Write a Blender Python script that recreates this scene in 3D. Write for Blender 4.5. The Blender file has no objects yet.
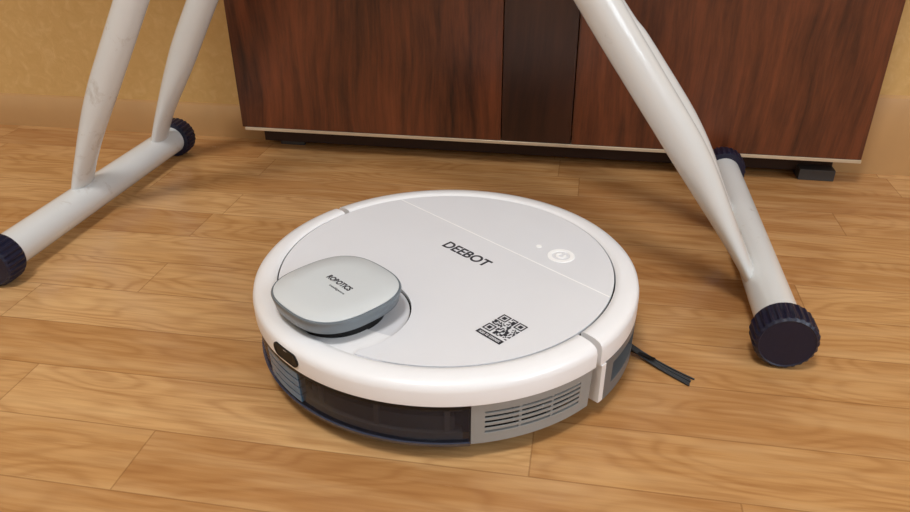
import bpy, bmesh, random
from math import *
from mathutils import Vector, Matrix
random.seed(7)
S=bpy.context.scene
S.view_settings.view_transform='Standard'
COL=S.collection
# ---------------------------------------------------------------- materials
def srgb(r,g,b):
    f=lambda c:(c/255/12.92) if c/255<=.04045 else ((c/255+.055)/1.055)**2.4
    return (f(r),f(g),f(b),1)
def mat(name,col,rough=.5,metal=0,coat=0,noise=0,nscale=60,bump=0,bscale=200,trans=0,alpha=1,spec=.5):
    m=bpy.data.materials.new(name); m.use_nodes=True; nt=m.node_tree; b=nt.nodes['Principled BSDF']
    b.inputs['Base Color'].default_value=col; b.inputs['Roughness'].default_value=rough
    b.inputs['Metallic'].default_value=metal; b.inputs['Coat Weight'].default_value=coat
    b.inputs['Coat Roughness'].default_value=.1
    b.inputs['Transmission Weight'].default_value=trans; b.inputs['Alpha'].default_value=alpha
    b.inputs['Specular IOR Level'].default_value=spec
    tc=nt.nodes.new('ShaderNodeTexCoord')
    if noise:
        n=nt.nodes.new('ShaderNodeTexNoise'); n.inputs['Scale'].default_value=nscale; n.inputs['Detail'].default_value=5
        nt.links.new(tc.outputs['Object'],n.inputs['Vector'])
        mx=nt.nodes.new('ShaderNodeMix'); mx.data_type='RGBA'
        mx.inputs[6].default_value=tuple(c*(1-noise) for c in col[:3])+(1,); mx.inputs[7].default_value=tuple(min(1,c*(1+noise)) for c in col[:3])+(1,)
        nt.links.new(n.outputs['Fac'],mx.inputs[0]); nt.links.new(mx.outputs[2],b.inputs['Base Color'])
    if bump:
        n=nt.nodes.new('ShaderNodeTexNoise'); n.inputs['Scale'].default_value=bscale
        nt.links.new(tc.outputs['Object'],n.inputs['Vector'])
        bp=nt.nodes.new('ShaderNodeBump'); bp.inputs['Strength'].default_value=bump; bp.inputs['Distance'].default_value=.002
        nt.links.new(n.outputs['Fac'],bp.inputs['Height']); nt.links.new(bp.outputs[0],b.inputs['Normal'])
    return m
class NT:
    def __init__(s,name):
        s.m=bpy.data.materials.new(name); s.m.use_nodes=True; s.t=s.m.node_tree; s.b=s.t.nodes['Principled BSDF']
    def n(s,ty,**k):
        x=s.t.nodes.new(ty)
        for a,v in k.items(): setattr(x,a,v)
        return x
    def l(s,a,b): s.t.links.new(a,b)
    def math(s,op,a,b=None,c=None):
        x=s.n('ShaderNodeMath',operation=op)
        for i,v in enumerate((a,b,c)):
            if v is None: continue
            if isinstance(v,(int,float)): x.inputs[i].default_value=v
            else: s.l(v,x.inputs[i])
        return x.outputs[0]
    def mix(s,f,a,b,bt='MIX'):
        x=s.n('ShaderNodeMix',data_type='RGBA',blend_type=bt)
        for i,v in ((0,f),(6,a),(7,b)):
            if isinstance(v,(int,float,tuple)): x.inputs[i].default_value=v
            else: s.l(v,x.inputs[i])
        return x.outputs[2]
    def comb(s,x,y,z):
        c=s.n('ShaderNodeCombineXYZ')
        for i,v in enumerate((x,y,z)):
            if isinstance(v,(int,float)): c.inputs[i].default_value=v
            else: s.l(v,c.inputs[i])
        return c.outputs[0]
    def noise(s,v,scale,detail=4,rough=.5,dist=0):
        x=s.n('ShaderNodeTexNoise'); x.inputs['Scale'].default_value=scale; x.inputs['Detail'].default_value=detail
        x.inputs['Roughness'].default_value=rough; x.inputs['Distortion'].default_value=dist; s.l(v,x.inputs['Vector']); return x.outputs['Fac']
    def ramp(s,f,stops):
        x=s.n('ShaderNodeValToRGB'); e=x.color_ramp.elements
        while len(e)<len(stops): e.new(.5)
        for i,(p,c) in enumerate(stops): e[i].position=p; e[i].color=c
        s.l(f,x.inputs[0]); return x.outputs[0]

def floor_mat():
    k=NT('laminate_oak'); tc=k.n('ShaderNodeTexCoord'); sp=k.n('ShaderNodeSeparateXYZ'); k.l(tc.outputs['Object'],sp.inputs[0])
    X,Y=sp.outputs[0],sp.outputs[1]
    W=.065; L=.46
    v=k.math('DIVIDE',k.math('ADD',Y,.175),W); row=k.math('FLOOR',v); fy=k.math('SUBTRACT',v,row)
    wn=k.n('ShaderNodeTexWhiteNoise',noise_dimensions='1D'); k.l(k.math('ADD',row,3.0),wn.inputs['W'])
    off=wn.outputs['Value']
    uu=k.math('ADD',k.math('DIVIDE',X,L),k.math('MULTIPLY',off,7.3)); ci=k.math('FLOOR',uu); fx=k.math('SUBTRACT',uu,ci)
    w2=k.n('ShaderNodeTexWhiteNoise',noise_dimensions='2D'); k.l(k.comb(ci,row,0),w2.inputs['Vector'])
    R=w2.outputs['Value']; Rc=k.n('ShaderNodeSeparateColor'); k.l(w2.outputs['Color'],Rc.inputs[0])
    gx=k.math('ADD',X,k.math('MULTIPLY',R,17.0)); gy=k.math('ADD',Y,k.math('MULTIPLY',Rc.outputs[1],9.0))
    warp=k.noise(k.comb(k.math('MULTIPLY',gx,3.4),k.math('MULTIPLY',gy,13.0),0),1.0,2)
    ring=k.math('SINE',k.math('MULTIPLY',k.math('ADD',k.math('MULTIPLY',gy,5.0),k.math('MULTIPLY',warp,2.4)),44.0))
    ring=k.math('POWER',k.math('MULTIPLY_ADD',ring,.5,.5),2.2)
    fine=k.noise(k.comb(k.math('MULTIPLY',gx,14.0),k.math('MULTIPLY',gy,260.0),0),1.0,6,.6)
    med=k.noise(k.comb(k.math('MULTIPLY',gx,5.0),k.math('MULTIPLY',gy,45.0),0),1.0,4,.55)
    base=k.ramp(R,[(0,srgb(176,126,76)),(.35,srgb(189,140,87)),(.7,srgb(198,151,97)),(1,srgb(209,164,111))])
    c=k.mix(k.math('MULTIPLY',ring,.34),base,srgb(146,93,48))
    c=k.mix(k.ramp(fine,[(.42,(0,0,0,1)),(.75,(.55,.55,.55,1))]),c,srgb(148,97,52))
    c=k.mix(k.ramp(med,[(.45,(0,0,0,1)),(.8,(.6,.6,.6,1))]),c,srgb(222,182,129))
    ey=k.math('MINIMUM',fy,k.math('SUBTRACT',1.0,fy)); ex=k.math('MINIMUM',fx,k.math('SUBTRACT',1.0,fx))
    sy=k.math('LESS_THAN',ey,.010); sx=k.math('LESS_THAN',ex,.0014)
    seam=k.math('MAXIMUM',sy,sx)
    c=k.mix(k.math('MULTIPLY',seam,.38),c,srgb(104,62,30))
    k.l(c,k.b.inputs['Base Color'])
    k.l(k.math('MULTIPLY_ADD',fine,.16,.16),k.b.inputs['Roughness'])
    bp=k.n('ShaderNodeBump'); bp.inputs['Strength'].default_value=.10; bp.inputs['Distance'].default_value=.001
    k.l(k.math('SUBTRACT',fine,k.math('MULTIPLY',seam,.8)),bp.inputs['Height']); k.l(bp.outputs[0],k.b.inputs['Normal'])
    k.b.inputs['Specular IOR Level'].default_value=.62
    return k.m
def wood_dark(name,dark,light,seed=0,vertical=True):
    k=NT(name); tc=k.n('ShaderNodeTexCoord'); sp=k.n('ShaderNodeSeparateXYZ'); k.l(tc.outputs['Object'],sp.inputs[0])
    X,Z=sp.outputs[0],sp.outputs[2]
    warp=k.noise(k.comb(k.math('MULTIPLY',X,3.0),k.math('MULTIPLY',Z,1.2),seed),1.0,3)
    g=k.noise(k.comb(k.math('ADD',k.math('MULTIPLY',X,75.0),k.math('MULTIPLY',warp,9.0)),k.math('MULTIPLY',Z,6.0),seed),1.0,6,.7)
    g2=k.noise(k.comb(k.math('MULTIPLY',X,9.0),k.math('MULTIPLY',Z,2.0),seed+3),1.0,3)
    f=k.math('ADD',k.math('MULTIPLY',g,.7),k.math('MULTIPLY',g2,.45))
    k.l(k.ramp(f,[(.38,dark),(.74,light)]),k.b.inputs['Base Color'])
    k.b.inputs['Roughness'].default_value=.36; k.b.inputs['Coat Weight'].default_value=.15; k.b.inputs['Coat Roughness'].default_value=.25
    return k.m
def wallpaper():
    k=NT('wallpaper_embossed'); tc=k.n('ShaderNodeTexCoord')
    n1=k.noise(tc.outputs['Object'],60,5,.6,.8); n2=k.noise(tc.outputs['Object'],6,3)
    c=k.ramp(n1,[(.35,srgb(210,170,106)),(.52,srgb(214,175,112)),(.70,srgb(222,186,126))])
    c=k.mix(k.math('MULTIPLY',n2,.25),c,srgb(213,170,104))
    k.l(c,k.b.inputs['Base Color']); k.b.inputs['Roughness'].default_value=.6
    bp=k.n('ShaderNodeBump'); bp.inputs['Strength'].default_value=.3; bp.inputs['Distance'].default_value=.002
    k.l(n1,bp.inputs['Height']); k.l(bp.outputs[0],k.b.inputs['Normal']); return k.m
def steel_paint():
    k=NT('white_painted_steel'); tc=k.n('ShaderNodeTexCoord')
    n=k.noise(tc.outputs['Object'],40,8,.7,.4); n2=k.noise(tc.outputs['Object'],7,3)
    f=k.ramp(k.math('MULTIPLY',n,k.math('ADD',n2,.5)),[(.62,(0,0,0,1)),(.76,(1,1,1,1))])
    c=k.mix(k.math('MULTIPLY',f,.4),srgb(216,217,216),srgb(150,130,104))
    k.l(c,k.b.inputs['Base Color']); k.b.inputs['Roughness'].default_value=.25; k.b.inputs['Coat Weight'].default_value=.3
    return k.m
M=dict(
 floor=floor_mat(), paper=wallpaper(), steel=steel_paint(),
 base=mat('baseboard_wood',srgb(190,148,98),.45,noise=.08,nscale=25),
 plaster=mat('plaster',srgb(200,197,190),.8,bump=.2), ceil=mat('ceiling_paint',srgb(220,219,215),.8,bump=.1),
 cabL=wood_dark('mahogany_veneer',srgb(40,18,10),srgb(122,64,36),1.0), cabM=wood_dark('wenge_veneer',srgb(34,16,10),srgb(68,36,23),5.0),
 trimL=mat('aluminium_edge',srgb(212,194,168),.3,metal=.3,noise=.1), dark=mat('gap_shade_brown',srgb(48,26,17),.6,noise=.1),  # dark brown is painted shade for the gap below the cabinet
 footg=mat('grey_plastic_foot',srgb(62,60,60),.5,noise=.1),
 navy=mat('navy_rubber',srgb(14,18,44),.42,noise=.15,bump=.1),
 white=mat('white_gloss_plastic',srgb(240,240,242),.28,coat=.25,noise=.01),
 deck=mat('deck_plastic',srgb(227,228,232),.3,coat=.15,noise=.03,nscale=14),
 recess=mat('recess_plastic',srgb(218,219,224),.35,noise=.01),
 side=mat('grey_side_plastic',srgb(150,151,150),.42,noise=.04),
 sided=mat('dark_grey_module_plastic',srgb(104,108,112),.4,noise=.04),
 smoke=mat('smoked_bumper_plastic',srgb(36,40,52),.10,noise=.25,nscale=9,spec=.5,alpha=.45),
 binm=mat('dust_bin_plastic',srgb(138,134,134),.5,noise=.12,nscale=30),
 lip=mat('tinted_skirt_plastic',srgb(72,78,98),.15,noise=.15,alpha=.7),
 blue=mat('blue_tinted_window',srgb(78,122,158),.22,coat=.3,noise=.2,nscale=80),
 black=mat('black_plastic',srgb(14,14,15),.45,noise=.1,spec=.3), gap=mat('shadow_gap_plastic',srgb(18,18,20),.8,noise=.1,spec=.1),
 silver=mat('silver_grey_plastic',srgb(116,126,134),.33,metal=.25,noise=.03), cap=mat('turret_cap_plastic',srgb(208,213,215),.3,coat=.3,noise=.015),
 ink=mat('printed_ink',srgb(40,40,48),.5,noise=.05), icon=mat('icon_and_seam_highlight',srgb(253,253,253),.3,noise=.01),  # the bright white also colours the painted highlight on the lid seam
 rubber=mat('tyre_rubber',srgb(24,24,24),.8,noise=.1,bump=.3), brist=mat('brush_bristle',srgb(48,52,56),.6,noise=.2),
 cloth=mat('board_cover_cloth',srgb(150,160,180),.9,noise=.2,nscale=14,bump=.3), frame=mat('window_frame_pvc',srgb(240,240,240),.4,noise=.01),
 lampg=mat('lamp_housing',srgb(240,238,230),.4,noise=.01),
)
# ---------------------------------------------------------------- mesh helpers
def obj(name,verts,faces,m,parent=None,smooth=35,bevel=0,loc=(0,0,0),rz=0):
    me=bpy.data.meshes.new(name); me.from_pydata([tuple(v) for v in verts],[],faces)
    bm=bmesh.new(); bm.from_mesh(me); bmesh.ops.recalc_face_normals(bm,faces=bm.faces); bm.to_mesh(me); bm.free()
    if smooth:
        for p in me.polygons: p.use_smooth=True
        me.set_sharp_from_angle(angle=radians(smooth))
    o=bpy.data.objects.new(name,me); COL.objects.link(o); me.materials.append(m)
    if parent: o.parent=parent
    o.location=loc; o.rotation_euler=(0,0,rz)
    if bevel:
        b=o.modifiers.new('bevel','BEVEL'); b.width=bevel; b.segments=3; b.limit_method='ANGLE'; b.angle_limit=radians(40)
    return o
def boxdata(x0,x1,y0,y1,z0,z1):
    v=[(x,y,z) for z in (z0,z1) for y in (y0,y1) for x in (x0,x1)]
    return v,[(0,1,3,2),(4,6,7,5),(0,4,5,1),(2,3,7,6),(0,2,6,4),(1,5,7,3)]
def box(name,x0,x1,y0,y1,z0,z1,m,parent=None,bevel=0):
    v,f=boxdata(x0,x1,y0,y1,z0,z1); return obj(name,v,f,m,parent,0,bevel)
def sweep(name,prof,a0,a1,m,parent,n=None,smooth=35):
    full=abs(a1-a0)>=359.9
    n=n or max(3,int(abs(a1-a0)/2.0)); P=len(prof); V=[];F=[]
    cnt=n if full else n+1
    for i in range(cnt):
        a=radians(a0+(a1-a0)*i/n); c,s=cos(a),sin(a)
        for r,z in prof: V.append((r*c,r*s,z))
    for i in range(n):
        j=(i+1)%cnt
        for k in range(P):
            l=(k+1)%P; F.append((i*P+k,j*P+k,j*P+l,i*P+l))
    if not full: F.append(tuple(range(P))); F.append(tuple(reversed(range(n*P,n*P+P))))
    return obj(name,V,F,m,parent,smooth)
def prism(name,outline,z0,z1,m,parent,bevel=0,smooth=30):
    N=len(outline); V=[(x,y,z0) for x,y in outline]+[(x,y,z1) for x,y in outline]
    F=[tuple(reversed(range(N))),tuple(range(N,2*N))]+[(i,(i+1)%N,N+(i+1)%N,N+i) for i in range(N)]
    return obj(name,V,F,m,parent,smooth,bevel)
def loft(name,rings,m,parent,smooth=35):
    N=len(rings[0]); V=[p for r in rings for p in r]; F=[tuple(range(N)),tuple(reversed(range(len(V)-N,len(V))))]
    for i in range(len(rings)-1):
        for k in range(N):
            l=(k+1)%N; F.append((i*N+k,i*N+l,(i+1)*N+l,(i+1)*N+k))
    return obj(name,V,F,m,parent,smooth)
def empty(name,loc=(0,0,0),rz=0):
    e=bpy.data.objects.new(name,None); COL.objects.link(e); e.location=loc; e.rotation_euler=(0,0,rz); return e
def text(name,body,w,h,loc,m,parent,rot=0,depth=.0001,bold=.012):
    cu=bpy.data.curves.new(name,'FONT'); cu.body=body; cu.align_x='CENTER'; cu.align_y='CENTER'; cu.extrude=.02; cu.offset=bold
    t=bpy.data.objects.new(name+'_tmp',cu); COL.objects.link(t)
    dg=bpy.context.evaluated_depsgraph_get(); me=bpy.data.meshes.new_from_object(t.evaluated_get(dg)); bpy.data.objects.remove(t)
    xs=[v.co.x for v in me.vertices]; ys=[v.co.y for v in me.vertices]
    cx,cy=(max(xs)+min(xs))/2,(max(ys)+min(ys))/2; sx=w/(max(xs)-min(xs)); sy=h/(max(ys)-min(ys))
    for v in me.vertices: v.co=((v.co.x-cx)*sx,(v.co.y-cy)*sy,v.co.z/.02*depth)
    me.materials.clear(); me.materials.append(m)
    o=bpy.data.objects.new(name,me); COL.objects.link(o); o.parent=parent; o.location=loc; o.rotation_euler=(0,0,rot); return o

# ---------------------------------------------------------------- room
XL,XR,YB,YF,H=-1.9,1.9,.505,-2.6,2.5
box('floor',XL-.1,XR+.1,YF-.1,YB+.1,-.05,0,M['floor'])
box('ceiling',XL-.1,XR+.1,YF-.1,YB+.1,H,H+.08,M['ceil'])
box('wall_back',XL-.1,XR+.1,YB,YB+.1,0,H,M['paper'])
box('wall_left',XL-.1,XL,YF,YB,0,H,M['plaster'])
box('wall_front',XL-.1,XR+.1,YF-.1,YF,0,H,M['plaster'])
wy0,wy1,wz0,wz1=-1.9,-.5,.85,2.15
V=[];F=[]
for b in ((XR,XR+.1,YF,wy0,0,H),(XR,XR+.1,wy1,YB,0,H),(XR,XR+.1,wy0,wy1,0,wz0),(XR,XR+.1,wy0,wy1,wz1,H)):
    v,f=boxdata(*b); F+=[tuple(i+len(V) for i in q) for q in f]; V+=v
obj('wall_right',V,F,M['plaster'],None,0)
V=[];F=[]
for b in ((XR+.02,XR+.08,wy0,wy0+.06,wz0,wz1),(XR+.02,XR+.08,wy1-.06,wy1,wz0,wz1),(XR+.02,XR+.08,wy0,wy1,wz0,wz0+.06),(XR+.02,XR+.08,wy0,wy1,wz1-.06,wz1),(XR+.02,XR+.08,-1.23,-1.17,wz0,wz1)):
    v,f=boxdata(*b); F+=[tuple(i+len(V) for i in q) for q in f]; V+=v
obj('window_1',V,F,M['frame'],None,0)
def board(name,x0,x1,h,d):
    pr=[(0,0),(-d,0),(-d,h*.25),(-d*.9,h*.55),(-d*.65,h*.85),(-d*.35,h*.97),(0,h)]
    V=[(x,YB+a,b) for x in (x0,x1) for a,b in pr]; n=len(pr)
    F=[tuple(range(n)),tuple(reversed(range(n,2*n)))]+[(i,(i+1)%n,n+(i+1)%n,n+i) for i in range(n)]
    return obj(name,V,F,M['base'],None,25)
board('baseboard_back',XL,.50,.052,.0145)
board('trim_1',.50,XR,.112,.0145)

# ---------------------------------------------------------------- cabinet
cab=empty('wooden_cabinet',(0,0,0))
cy0,cy1=.4355,.486; cb=.040; ct=.76
box('side_panel_left',-.4026,-.0012,cy0,cy1,cb,ct,M['cabL'],cab,.001)
box('centre_panel',.0,.1000,cy0+.0006,cy1,cb,ct,M['cabM'],cab,.0006)
box('side_panel_right',.1012,.4925,cy0,cy1,cb,ct,M['cabL'],cab,.001)
box('bottom_edge_strip',-.398,.4925,cy0-.0015,cy0+.02,cb-.0045,cb,M['trimL'],cab,.0006)
box('bottom_gap_shade',-.385,.47,cy0+.036,cy1,cb-.034,cb-.0042,M['dark'],cab,.001)  # dark strip standing in for the shadow under the cabinet
for i,(a,b) in enumerate(((.422,.470),(-.36,-.32))): box('foot_%d'%(i+1),a,b,cy0+(.016 if i==0 else .038),cy1-.005,0,cb-.024 if i==0 else cb-.034,M['footg'],cab,.001)
box('top_board',-.41,.50,cy0-.004,cy1,ct,ct+.02,M['cabM'],cab,.002)

# ---------------------------------------------------------------- ironing board
ib=empty('ironing_board',(0,0,0))
def footbar(tag,x,y0,y1,cr=.029):
    N=40; z=cr; r=.0200
    def ring(rad,y,k=0): 
        return [(x+rad*cos(2*pi*i/N),y,z+rad*sin(2*pi*i/N)) for i in range(N)]
    loft('foot_tube_'+tag,[ring(r,y0),ring(r,y1)],M['steel'],ib)
    for e,(ye,s) in enumerate(((y0,-1),(y1,1))):
        K=26; N2=K*4
        def rr(rad,y,kn):
            o=[]
            for i in range(N2):
                q=rad-(kn if i%4 in (2,3) else 0); a=2*pi*i/N2; o.append((x+q*cos(a),y,z+q*sin(a)))
            return o
        yi=ye-s*.010
        rings=[rr(.0215,yi,0),rr(cr-.0018,yi,.0),rr(cr,yi+s*.003,.0018),rr(cr,yi+s*.022,.0018),rr(cr-.0012,yi+s*.0255,.001),rr(cr-.004,yi+s*.0275,0),rr(cr-.005,yi+s*.0268,0),rr(.019,yi+s*.0268,0)]
        loft('end_cap_%s_%d'%(tag,e+1),rings,M['navy'],ib,30)
footbar('left',-.5020,.020,.405,.0275)
footbar('right',.3090,.010,.402,.0285)
def leg(name,y,pts,rt=.0185,fl=.0075,rb=.0215):
    P=[Vector((a,y,b)) for a,b in pts]; 
    C=[]
    for i in range(len(P)-1):
        p0=P[max(i-1,0)];p1=P[i];p2=P[i+1];p3=P[min(i+2,len(P)-1)]
        for k in range(10):
            t=k/10; C.append(.5*((2*p1)+(-p0+p2)*t+(2*p0-5*p1+4*p2-p3)*t*t+(-p0+3*p1-3*p2+p3)*t**3))
    C.append(P[-1]); rings=[]; L=0; N=32
    for i,c in enumerate(C):
        if i: L+=(c-C[i-1]).length
        t=(C[min(i+1,len(C)-1)]-C[max(i-1,0)]).normalized(); yv=Vector((0,1,0)); s=t.cross(yv).normalized()
        k=min(1,max(0,(L-.0)/.17)); k=k*k*(3-2*k)
        rn=fl+(rt-fl)*k; ry=rb+(rt-rb)*k
        rings.append([tuple(c+s*rn*cos(2*pi*j/N)+yv*ry*sin(2*pi*j/N)) for j in range(N)])
    loft(name,rings,M['steel'],ib,40)
leg('leg_left_front',.181,[(-.508,.034),(-.489,.080),(-.453,.152),(-.381,.273),(-.20,.575),(-.02,.875)],.0172)
leg('leg_left_rear',.356,[(-.500,.034),(-.481,.080),(-.446,.147),(-.391,.243),(-.20,.56),(-.01,.875)],.0185)
leg('leg_right_front',.109,[(.296,.030),(.264,.083),(.218,.157),(.162,.236),(.119,.297),(-.08,.585),(-.28,.875)],.0178)
leg('leg_right_rear',.249,[(.305,.016),(.246,.115),(.169,.221),(.122,.280),(-.08,.565),(-.30,.875)],.0172,.006,.016)
o=[]
for i in range(80):
    a=2*pi*i/80; cx_=cos(a); x=(.62 if cx_<0 else .60)*(abs(cx_)**.8)*(1 if cx_>0 else -1)-.15; w=.19*(1-.35*max(0,cx_)); o.append((x,.23+w*(abs(sin(a))**.7)*(1 if sin(a)>0 else -1)))
prism('board_top',o,.878,.905,M['cloth'],ib,.006)
box('cross_bar',-.02,.0,.165,.372,.84,.858,M['steel'],ib,.004)
box('pivot_rod',-.168,-.158,.10,.37,.628,.638,M['steel'],ib,.003)

# ---------------------------------------------------------------- robot vacuum
rv=empty('robot_vacuum',(0,0,0),radians(-36.5))
sweep('underbody',[(0.001,.012),(.150,.012),(.160,.018),(.162,.03),(.162,.056),(.150,.0745),(0.001,.0745)],0,360,M['gap'],rv,128)
ringp=[(.1545,.057),(.1750,.0568),(.1762,.0578),(.1764,.0700),(.1754,.0742),(.1730,.0768),(.168,.0786),(.1600,.0792),(.1565,.0788),(.1546,.0774)]
sweep('front_shell_ring',ringp,-178.9,-1.1,M['white'],rv,120)
ringr=[(.1545,.0545),(.1750,.0545),(.1758,.0555),(.1758,.0700),(.1749,.0740),(.1725,.0765),(.1672,.0782),(.1600,.0788),(.1565,.0784),(.1546,.0770)]
sweep('rear_shell_ring',ringr,1.1,178.9,M['white'],rv,120)
R=.1532; Lx,Ly,rho=-.0045,-.116,.0585
y_=(R*R+Ly*Ly-rho*rho)/(2*-Ly); x_=sqrt(R*R-y_*y_)
aR=atan2(-y_,x_); seam=.0620
aS=asin((seam-.0006)/R)
out=[(R*cos(a),R*sin(a)) for a in [aR+(aS-aR)*i/60 for i in range(61)]]
out+=[(R*cos(a),R*sin(a)) for a in [pi-aS+((pi-aR)-(pi-aS))*i/60 for i in range(61)]]
b0=atan2(-y_-Ly,-x_-Lx); b1=atan2(-y_-Ly,x_-Lx)
if b0<0: b0+=2*pi
out+=[(Lx+rho*cos(b),Ly+rho*sin(b)) for b in [b0+(b1-b0)*i/60 for i in range(1,60)]]
prism('lid',out,.0745,.0778,M['deck'],rv,.0007)
aS2=asin((seam+.0006)/R)
prism('rear_lid',[(R*cos(a),R*sin(a)) for a in [aS2+(pi-2*aS2)*i/70 for i in range(71)]],.0745,.0778,M['deck'],rv,.0004)
sx_=sqrt(R*R-seam*seam)-.001
box('lid_seam_highlight',-sx_,sx_,seam-.0006,seam+.0006,.0745,.07785,M['icon'],rv)  # raised white strip imitates the highlight running along the seam
sweep('turret_recess',[(0.0005,.070),(.0570,.070),(.0570,.0755),(.055,.0752),(0.0005,.0752)],0,360,M['recess'],rv,64).location=(Lx,Ly,0)
sweep('recess_floor',[(.120,.0745),(.1550,.0745),(.1550,.0762),(.120,.0762)],-118,-62,M['white'],rv)
def sup(a,n,z,N=96,cx=-.0075,cy=-.1170):
    o=[]
    for i in range(N):
        t=2*pi*i/N; c,s=cos(t),sin(t); r=a/((abs(c)**n+abs(s)**n)**(1/n)); o.append((cx+r*c,cy+r*s,z))
    return o
loft('turret_base',[sup(.038,2.2,.074),sup(.038,2.2,.0865)],M['black'],rv)
loft('turret_body',[sup(.036,2.3,.0865),sup(.0450,2.6,.0868),sup(.0470,2.7,.0885),sup(.0485,2.75,.0960),sup(.0490,2.75,.0985),sup(.0485,2.75,.0996),sup(.0476,2.75,.0998),sup(.04,2.75,.0985)],M['silver'],rv,50)
loft('turret_cap',[sup(.0471,2.75,.0985),sup(.0471,2.75,.1002),sup(.0463,2.75,.1007),sup(.030,2.5,.1012),sup(.01,2.2,.1013)],M['cap'],rv,50)
text('turret_logo','ROBOTICS',.031,.0060,(-.009,-.1125,.1013),M['ink'],rv,bold=.04)
text('turret_sublabel','intelligence',.020,.003,(-.002,-.1205,.1013),M['ink'],rv)
text('lid_lettering','DEEBOT',.058,.0125,(-.001,.0275,.0779),M['ink'],rv,bold=.022)
sweep('power_button',[(.0085,.0776),(.0130,.0776),(.0127,.0783),(.0088,.0783)],0,360,M['icon'],rv,48).location=(.064,.0885,0)
sweep('power_symbol',[(.0025,.0776),(.005,.0776),(.005,.0783),(.0025,.0783)],-240,60,M['icon'],rv,24).location=(.064,.0885,0)
sweep('indicator_dot',[(.0002,.0776),(.0028,.0776),(.0026,.0784),(.0002,.0784)],0,360,M['icon'],rv,20).location=(.037,.088,0)
qx,qy,q=.108,-.036,.0265
V=[];F=[]
def cell(x0,x1,y0,y1,z):
    i=len(V); V.extend([(x0,y0,z),(x1,y0,z),(x1,y1,z),(x0,y1,z)]); F.append((i,i+1,i+2,i+3))
n=21; s=q/n
def finder(i,j):
    for (a,b) in ((0,0),(n-7,0),(0,n-7)):
        if a<=i<a+7 and b<=j<b+7:
            d=max(abs(i-a-3),abs(j-b-3)); return d!=2
        if a-1<=i<=a+7 and b-1<=j<=b+7: return False
    return None
for i in range(n):
    for j in range(n):
        f=finder(i,j); f=(random.random()<.52) if f is None else f
        if f: cell(qx-q/2+i*s,qx-q/2+(i+1)*s,qy+q/2-(j+1)*s,qy+q/2-j*s,.07805)
cell(qx-q/2,qx+q/2,qy-q/2-.0075,qy-q/2-.002,.07805)
obj('qr_code',V,F,M['ink'],rv,0)
text('qr_caption','scan to connect',.022,.003,(qx,qy-q/2-.0047,.0782),M['deck'],rv,0,.00005)
# see-through smoked bumper over the dust bin
sweep('front_bumper',[(.1722,.0555),(.1738,.0566),(.1742,.054),(.1732,.030),(.1720,.0195),(.1705,.0195),(.1716,.030),(.1724,.054)],-143,-37.2,M['smoke'],rv,60)
sweep('bumper_skirt',[(.164,.0135),(.1690,.0125),(.1735,.0160),(.1748,.0200),(.1730,.0198),(.1685,.0150),(.164,.0150)],-143,-37.2,M['lip'],rv,60)
sweep('bumper_top_lip',[(.1730,.0535),(.1755,.0540),(.1755,.0567),(.1730,.0567)],-143,-37.2,M['black'],rv,60)
sweep('dust_bin_rail',[(.160,.0195),(.1690,.0195),(.1690,.0260),(.160,.0270)],-141,-39,M['binm'],rv,50)
sweep('dust_bin_wall',[(.160,.026),(.1660,.026),(.1660,.0400),(.160,.0410)],-84,-41,M['sided'],rv,30)
sweep('dust_bin_top_bar',[(.160,.0470),(.1690,.0470),(.1690,.0500),(.160,.0500)],-141,-39,M['sided'],rv,50)
for i,a in enumerate((-130,-118,-108,-80,-62,-43)): sweep('dust_bin_rib_%d'%(i+1),[(.160,.0245),(.1680,.0245),(.1680,.052),(.160,.052)],a-.7,a+.7,M['binm'],rv,3)
for i in range(4):
    z=.0225+i*.0078; sweep('sensor_window_%d'%(i+1),[(.168,z),(.1748-(.054-z)*.04,z),(.1748-(.054-z)*.04,z+.0062),(.168,z+.0062)],-103,-86,M['blue'],rv,12)
V=[];F=[];N=48;cz=.0665
st=[]
for i in range(N):
    a=2*pi*i/N; x=.0066*cos(a)+(.0105 if cos(a)>0 else -.0105); st.append((x,cz+.0060*sin(a)))
for rad,ss in ((.1755,1.0),(.1772,1.0),(.1775,.92),(.1770,.86)):
    for x,z in st: t=-pi/2+.01+x*ss/.1757; zz=cz+(z-cz)*ss; rr_=rad-max(0,zz-.070)*.27; V.append((rr_*cos(t),rr_*sin(t),zz))
F=[(k*N+i,k*N+(i+1)%N,(k+1)*N+(i+1)%N,(k+1)*N+i) for k in range(3) for i in range(N)]
for i in range(N//2-1): F.append((3*N+i,3*N+i+1,3*N+(N-2-i),3*N+(N-1-i)))
obj('ir_window',V,F,M['black'],rv,30)
def pan(name,a0,a1,z0,z1,m=None,ro=.1740,ri=.1615,tp=.05):
    f=lambda z:ro-(.0566-z)*tp
    return sweep(name,[(ri,z0),(f(z0),z0),(f(z1),z1),(ri,z1)],a0,a1,m or M['side'],rv)
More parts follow.
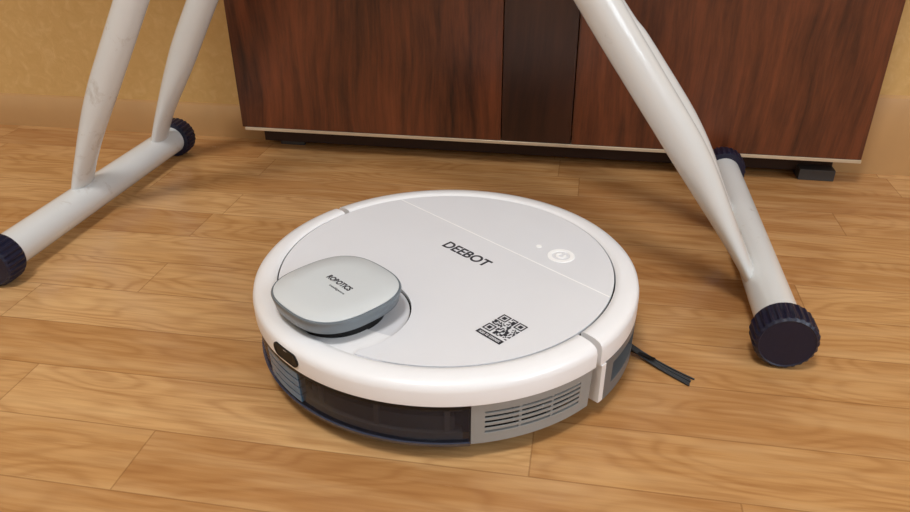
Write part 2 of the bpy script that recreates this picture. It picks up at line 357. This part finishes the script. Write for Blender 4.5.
for tag,sg in (('right',1),('left',-1)):
    A=lambda a:(a if sg==1 else -180-a)
    pan('vent_panel_%s_edge_front'%tag,A(-37.0),A(-33.5),.0165,.0566)
    pan('vent_panel_%s_edge_rear'%tag,A(-5.5),A(-1.3),.0165,.0566)
    pan('vent_panel_%s_top'%tag,A(-33.5),A(-5.5),.0485,.0566)
    pan('vent_panel_%s_bottom'%tag,A(-33.5),A(-5.5),.0165,.0265,ri=.168)
    for i in range(4):
        z=.0291+i*.0050; pan('vent_slat_%s_%d'%(tag,i+1),A(-33.5),A(-5.5),z,z+.0024,ri=.1719)
    for i,a in enumerate((-24.0,-14.7)): pan('vent_rib_%s_%d'%(tag,i+1),A(a-.35),A(a+.35),.0265,.0485,ro=.1733)
    pan('module_post_%s'%tag,A(1.6),A(3.6),.0165,.0545,M['white'],ro=.1765,tp=.01)
    D=M['sided']
    pan('module_frame_front_%s'%tag,A(3.6),A(8),.014,.0545,D,ro=.1758,tp=.02)
    pan('module_frame_bottom_%s'%tag,A(8),A(28),.014,.026,D,ro=.1758,tp=.02)
    pan('module_frame_top_%s'%tag,A(8),A(28),.047,.0545,D,ro=.1758,tp=.02)
    pan('module_rear_%s'%tag,A(28),A(66),.014,.0545,D,ro=.1758,tp=.02)
pan('rear_panel',66,114,.016,.0545)
def wheel(name,x,y,r,w):
    N=36; rings=[]
    for dx,q in ((-w/2,r*.8),(-w/2,r-.003),(-w/2+.003,r),(w/2-.003,r),(w/2,r-.003),(w/2,r*.8)):
        rings.append([(x+dx,y+q*cos(2*pi*i/N),r+q*sin(2*pi*i/N)) for i in range(N)])
    loft(name,rings,M['rubber'],rv)
wheel('drive_wheel_right',.125,.0,.033,.02); wheel('drive_wheel_left',-.125,0,.033,.02); wheel('caster_wheel',0,-.13,.012,.016)
def ribbon(name,p0,p1,w0,w1,m):
    p0=Vector(p0);p1=Vector(p1); d=(p1-p0).normalized(); s=d.cross(Vector((0,0,1))).normalized(); V=[];F=[];n=10
    for i in range(n+1):
        t=i/n; c=p0.lerp(p1,t)+Vector((0,0,-.004*sin(pi*t))); w=w0+(w1-w0)*t
        for a,b in ((-1,-.0005),(1,-.0005),(1,.0005),(-1,.0005)): V.append(c+s*w*a+Vector((0,0,b)))
    for i in range(n):
        for k in range(4): F.append((i*4+k,i*4+(k+1)%4,(i+1)*4+(k+1)%4,(i+1)*4+k))
    F+= [(3,2,1,0),tuple(n*4+k for k in range(4))]
    return obj(name,V,F,m,rv,0)
ca,sa=cos(radians(36.5)),sin(radians(36.5))
loc=lambda x,y,z:(x*ca-y*sa,x*sa+y*ca,z)
for i in range(9):
    e=(i-4)*.0009
    ribbon('side_brush_bristle_%d'%(i+1),loc(.155+e*.3,.012+e*.3,.0135),loc(.226+e*.8+random.uniform(-.002,.002),-.041+e*1.3,.0015),.0007,.0007,M['brist'])
ribbon('side_brush_arm',loc(.135,.022,.012),loc(.196,-.019,.0065),.003,.0018,M['black'])

# ---------------------------------------------------------------- lights
lamp=empty('ceiling_lamp',(-.2,-.9,H))
sweep('housing',[(.001,-.06),(.20,-.06),(.26,-.045),(.28,-.015),(.28,0),(.001,0)],0,360,M['lampg'],lamp,64)
def area(name,loc,rot,sx,sy,pw,col,parent=None,shape='RECTANGLE'):
    l=bpy.data.lights.new(name,'AREA'); l.shape=shape; l.size=sx; l.size_y=sy; l.energy=pw; l.color=col
    o=bpy.data.objects.new(name,l); COL.objects.link(o); o.location=loc; o.rotation_euler=rot; 
    if parent: o.parent=parent
    return o
area('lamp_light',(0,0,-.065),(0,0,0),.5,.5,34,(1,.985,.965),lamp,'DISK')
area('window_light',(XR+.09,-1.2,1.5),(0,radians(90),0),1.25,1.35,46,(.82,.91,1))
w=bpy.data.worlds.new('world'); S.world=w; w.use_nodes=True; bg=w.node_tree.nodes['Background']; bg.inputs[0].default_value=(.75,.85,1,1); bg.inputs[1].default_value=.6

# ---------------------------------------------------------------- camera
pi_,ya,ro=radians(29.152),radians(10.178),radians(-.448)
fw=Vector((-sin(ya)*cos(pi_),cos(ya)*cos(pi_),-sin(pi_))); r=Vector((cos(ya),sin(ya),0)); u=r.cross(fw)
r2=r*cos(ro)+u*sin(ro); u2=u*cos(ro)-r*sin(ro)
cd=bpy.data.cameras.new('camera'); cd.sensor_width=36; cd.lens=36*735.46/910; cd.clip_start=.01
co=bpy.data.objects.new('camera',cd); COL.objects.link(co)
m=Matrix((( r2.x,u2.x,-fw.x,.1127),(r2.y,u2.y,-fw.y,-.5827),(r2.z,u2.z,-fw.z,.4175),(0,0,0,1)))
co.matrix_world=m; S.camera=co
